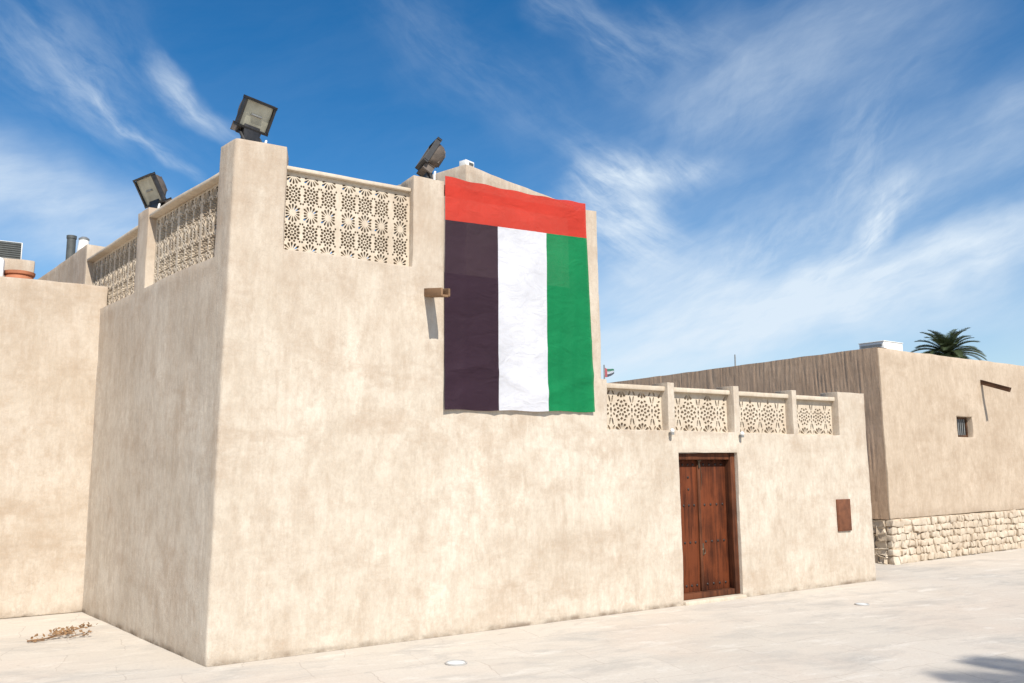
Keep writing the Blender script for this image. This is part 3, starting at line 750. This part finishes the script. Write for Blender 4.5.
# stone plinth: mortar core with irregular stones
def plinth():
    bm = bmesh.new()
    rot = Matrix((d2, n2, Vector((0, 0, 1)))).transposed()
    def stones(O, du, dn, length, big):
        z = 0.0; rowh = [.13, .12, .125, .115, .12, .12]
        rt = Matrix((du, dn, Vector((0, 0, 1)))).transposed()
        for r, hgt in enumerate(rowh):
            u = -.02
            while u < length:
                w = random.choice((random.uniform(.06, .11), random.uniform(.09, .19)))*(1.0 if not big else 1.1)
                if r == 5 and u < 1.0: w = random.uniform(.3, .42)
                hh = hgt-random.uniform(-.004, .022); dd = random.uniform(.10, .135)
                c = O+du*(u+w/2)-dn*(dd/2-.097)+Vector((0, 0, z+hgt/2+random.uniform(-.006, .006)))
                box(bm, c, (w-random.uniform(-.008, .008), dd, hh), rt @ Matrix.Rotation(random.uniform(-.14, .14), 3, 'Y'), random.uniform(.010, .022), 0, .018)
                u += w
            z += hgt
    stones(C2+d2*.03, d2, n2, 9.5, False)
    stones(C2+Vector((0, .12, 0)), Vector((0, 1, 0)), Vector((1, 0, 0)), 3.2, True)
    bmesh.ops.subdivide_edges(bm, edges=[e for e in bm.edges if e.calc_length() > .07], cuts=1, use_grid_fill=True)
    for v in bm.verts: v.co += noise.noise_vector(v.co*9)*.016+noise.noise_vector(v.co*27)*.009
    box(bm, C2+d2*6.05+n2*.165+Vector((0, 0, .369)), (12, .30, .737), rot, 0, 1)
    b2(bm, (C2.x+.012, C2.y+.33, 0), (C2.x+.3, C2.y+9, .738), mi=1)
    o = link('stone_plinth', bm, [M_stone, M_mortar], rh)
plinth()
# barred window
win = bmesh.new()
ry = Matrix((d2, n2, Vector((0, 0, 1)))).transposed()
def W2(u, d, z): return C2+d2*u+n2*d+Vector((0, 0, z))
for u0, u1, z0, z1 in ((WU[0]+.003, WU[0]+.045, WZ[0]+.003, WZ[1]-.003), (WU[1]-.045, WU[1]-.003, WZ[0]+.003, WZ[1]-.003),
                       (WU[0]+.046, WU[1]-.046, WZ[0]+.003, WZ[0]+.04), (WU[0]+.046, WU[1]-.046, WZ[1]-.04, WZ[1]-.003)):
    box(win, W2((u0+u1)/2, .13, (z0+z1)/2), (u1-u0, .06, z1-z0), ry, .004)
window = link('window', win, M_beamd, rh)
bm = bmesh.new()
for k in range(6): u = WU[0]+.10+k*.072; tube(bm, [W2(u, .115, WZ[0]+.03), W2(u, .115, WZ[1]-.03)], .011, 8)
link('bars', bm, M_grey, window)
bm = bmesh.new(); box(bm, W2((WU[0]+WU[1])/2, .18, (WZ[0]+WZ[1])/2), (.55, .01, .37), ry); link('pane', bm, M_dark, window)
# spout
A = C2+d2*3.46+Vector((0, 0, 3.22)); Bt = A-n2*.52+Vector((0, 0, -.19)); dirv = (Bt-A).normalized()
srot = Matrix((d2, dirv, d2.cross(dirv))).transposed()
bm = bmesh.new(); box(bm, (A+Bt)/2-dirv*.03, (.055, (Bt-A).length+.06, .014), srot, .003)
for s in (-1, 1): box(bm, (A+Bt)/2-dirv*.03+d2*s*.027+Vector((0, 0, .015)), (.016, (Bt-A).length+.07, .085), srot, .003)
link('rain_spout', bm, M_beamd, rh)
# roof things of the right house
def roofbox(name, c, s, label, cat, mats, rz=R(2.3)):
    e = empty(name, (c[0], c[1], c[2]-s[2]/2), label, cat)
    rt = Matrix.Rotation(rz, 3, 'Z'); c = Vector(c)
    bm = bmesh.new(); box(bm, c, s, rt, .012); link('casing', bm, mats[0], e)
    bm = bmesh.new()
    for k in range(5): box(bm, c+rt @ Vector((-s[0]/2-.003, 0, (-.36+.18*k)*s[2])), (.008, s[1]*.86, s[2]*.09), rt)
    link('grille', bm, mats[1], e)
    bm = bmesh.new(); box(bm, c+rt @ Vector((0, 0, s[2]/2+.008)), (s[0]+.02, s[1]+.02, .014), rt, .003); link('lid', bm, mats[0], e)
roofbox('roof_unit', (12.42, 1.66, 3.66), (.62, .50, .45), 'white air conditioning unit on the near corner of right house roof', 'roof unit', (M_white, M_grey))
roofbox('roof_unit', (18.6, 3.6, 3.83), (.85, .6, .56), 'low white box on the roof right of the palm', 'roof unit', (M_white, M_grey))
bm = bmesh.new(); lathe(bm, [(.55, 0), (.6, .3), (.55, .5), (.35, .66), (.05, .72)], (21.2, 3.6, 3.35), 20)
tag(link('water_tank', bm, M_dark), 'dark domed tank just showing above the roof at right edge', 'tank')
bm = bmesh.new(); tube(bm, [(16.5, 9, 0), (16.5, 9, 3.6), (16.52, 9, 4.78)], [.05, .03, .018], 8)
tag(link('antenna_mast', bm, M_grey), 'thin grey antenna mast standing behind the ribbed wall', 'antenna')
# distant small flag on a pole
fp = empty('flagpole', (14.15, 12, 0), 'distant pole flying a small red, white and black flag', 'flagpole')
bm = bmesh.new(); tube(bm, [(14.15, 12, 0), (14.15, 12, 4.66)], [.04, .02], 8); link('pole', bm, M_grey, fp)
bm = bmesh.new()
V = []
for i in range(13):
    t = i/12; V.append([bm.verts.new((14.16+.40*t, 12+.05*math.sin(t*7), 4.62-.11*t-.03*math.sin(t*5)-(.32-.20*t)*q/3)) for q in range(4)])
for i in range(12):
    for q in range(3):
        f = bm.faces.new((V[i][q], V[i+1][q], V[i+1][q+1], V[i][q+1])); f.material_index = 0 if i < 4 else (3, 2, 1)[q]
bmesh.ops.solidify(bm, geom=bm.faces[:], thickness=.002)
link('flag', bm, FL, fp)

# ------------------------------------------------------------ palms
def palm(base, h, rad, label, n=34, seed=1, lean=(0, 0)):
    rnd = random.Random(seed); o = empty('palm_tree', base, label, 'palm tree'); base = Vector(base)
    top = base+Vector((lean[0], lean[1], h))
    bm = bmesh.new(); pts = [base.lerp(top, k/30)+Vector((math.sin(k*.3)*.04, 0, 0)) for k in range(31)]
    tube(bm, pts, [.24-.05*k/30+(.018 if k % 2 else 0) for k in range(31)], 12); link('trunk', bm, M_trunk, o)
    bm = bmesh.new()
    for i in range(n):
        a = i*2.399+rnd.uniform(-.2, .2); e = R(78)-R(112)*(i/n)**.8+rnd.uniform(-.1, .1); Lf = rad*rnd.uniform(.88, 1.12)
        hd = Vector((math.cos(a), math.sin(a), 0)); p = top.copy(); pts = [p.copy()]; m = 16; dirs = []
        for k in range(m):
            ee = e-R(58)*(k/m)**1.5; d = hd*math.cos(ee)+Vector((0, 0, 1))*math.sin(ee); p = p+d*Lf/m; pts.append(p.copy()); dirs.append(d)
        tube(bm, pts, [.022*(1-k/(m+1))+.004 for k in range(m+1)], 4, 0)
        sidev = hd.cross(Vector((0, 0, 1)))
        for k in range(m*4):
            t = k/(m*4); 
            if t < .12: continue
            j = min(int(t*m), m-1); q = pts[j].lerp(pts[j+1], t*m-j); d = dirs[j]; upv = sidev.cross(d)
            ll = Lf*.24*(math.sin(math.pi*min(1, t*.86+.12))**.6)*rnd.uniform(.8, 1.15)
            for s in (-1, 1):
                v = (d*.75+sidev*s*.8+upv*.34+Vector((0, 0, -.10))).normalized(); wv = d*.016*rad/1.6
                e1 = q+v*ll+Vector((0, 0, -.06*ll)); mdl = q+v*ll*.5
                A_ = [bm.verts.new(x) for x in (q-wv*.5, q+wv*.5, mdl+wv*.8, e1, mdl-wv*.6)]
                bm.faces.new(A_)
    link('crown', bm, M_leaf, o, False)
    # dead stubs at the top of the trunk
    return o
palm((36.0, 14, 0), 6.6, 1.55, 'palm tree crown rising behind the right house roof', 72, 3)
palm((4.35, -16.15, 0), 10.0, 2.6, 'tall palm outside the picture whose fronds shade the paving', 22, 8)

# ------------------------------------------------------------ things on the ground
def ground_light(x, y, r, label):
    o = empty('ground_light', (x, y, 0), label, 'ground light', 'recessed ground lights')
    bm = bmesh.new(); lathe(bm, [(r*1.22, -.02), (r*1.22, .010), (r*1.12, .014), (r, .012), (r*.99, -.01)], (x, y, 0), 32); link('ring', bm, M_steel, o)
    bm = bmesh.new(); lathe(bm, [(r*.98, -.01), (r*.97, .010), (r*.6, .016), (r*.05, .018)], (x, y, 0), 28); link('lens', bm, M_lens, o)
ground_light(1.849, -1.105, .08, 'round white recessed ground light nearest the camera, below the flag')
ground_light(7.376, -1.203, .070, 'small white recessed ground light right of the door')
def branch():
    bm = bmesh.new(); rnd = random.Random(5); o = Vector((-.97, 2.12, .0))
    def tw(p, d, l, r, dep):
        pts = [p]; q = p.copy(); d = d.normalized()
        for k in range(6):
            d = (d+Vector((rnd.uniform(-.35, .35), rnd.uniform(-.35, .35), rnd.uniform(-.15, .12)))).normalized(); q = q+d*l/6; q.z = min(max(q.z, .012), .07); pts.append(q.copy())
            if dep and k > 0 and rnd.random() < .8: tw(q.copy(), d+Vector((rnd.uniform(-1, 1), rnd.uniform(-1, 1), rnd.uniform(-.1, .5))), l*.45, r*.55, dep-1)
            if rnd.random() < (.22 if not dep else .08):
                for _ in range(2):
                    c = q+Vector((rnd.uniform(-.03, .03), rnd.uniform(-.03, .03), rnd.uniform(0, .03))); a = Vector((rnd.uniform(-1, 1), rnd.uniform(-1, 1), rnd.uniform(-.2, .6))).normalized(); b = a.orthogonal().normalized()
                    L_ = rnd.uniform(.025, .055); w = L_*.3
                    v = [bm.verts.new(x) for x in (c, c+a*L_*.5+b*w, c+a*L_, c+a*L_*.5-b*w)]
                    for vv in v: vv.co.z = max(vv.co.z, .006)
                    bm.faces.new(v).material_index = 1
        tube(bm, pts, [r*(1-k/8) for k in range(7)], 5, 0)
    tw(o+Vector((-.25, -.05, .02)), Vector((1, -.12, .02)), .46, .010, 2)
    tw(o+Vector((-.08, 0, .02)), Vector((.6, .9, .06)), .34, .007, 2)
    tw(o+Vector((.12, -.1, .02)), Vector((.6, .3, .12)), .20, .006, 1)
    tw(o+Vector((-.1, -.08, .02)), Vector((-.9, .2, .05)), .15, .006, 1)
    tag(link('dry_branch', bm, [M_twig, M_dryleaf], None, False), 'dry brown branch with curled leaves lying on the paving', 'branch')
branch()
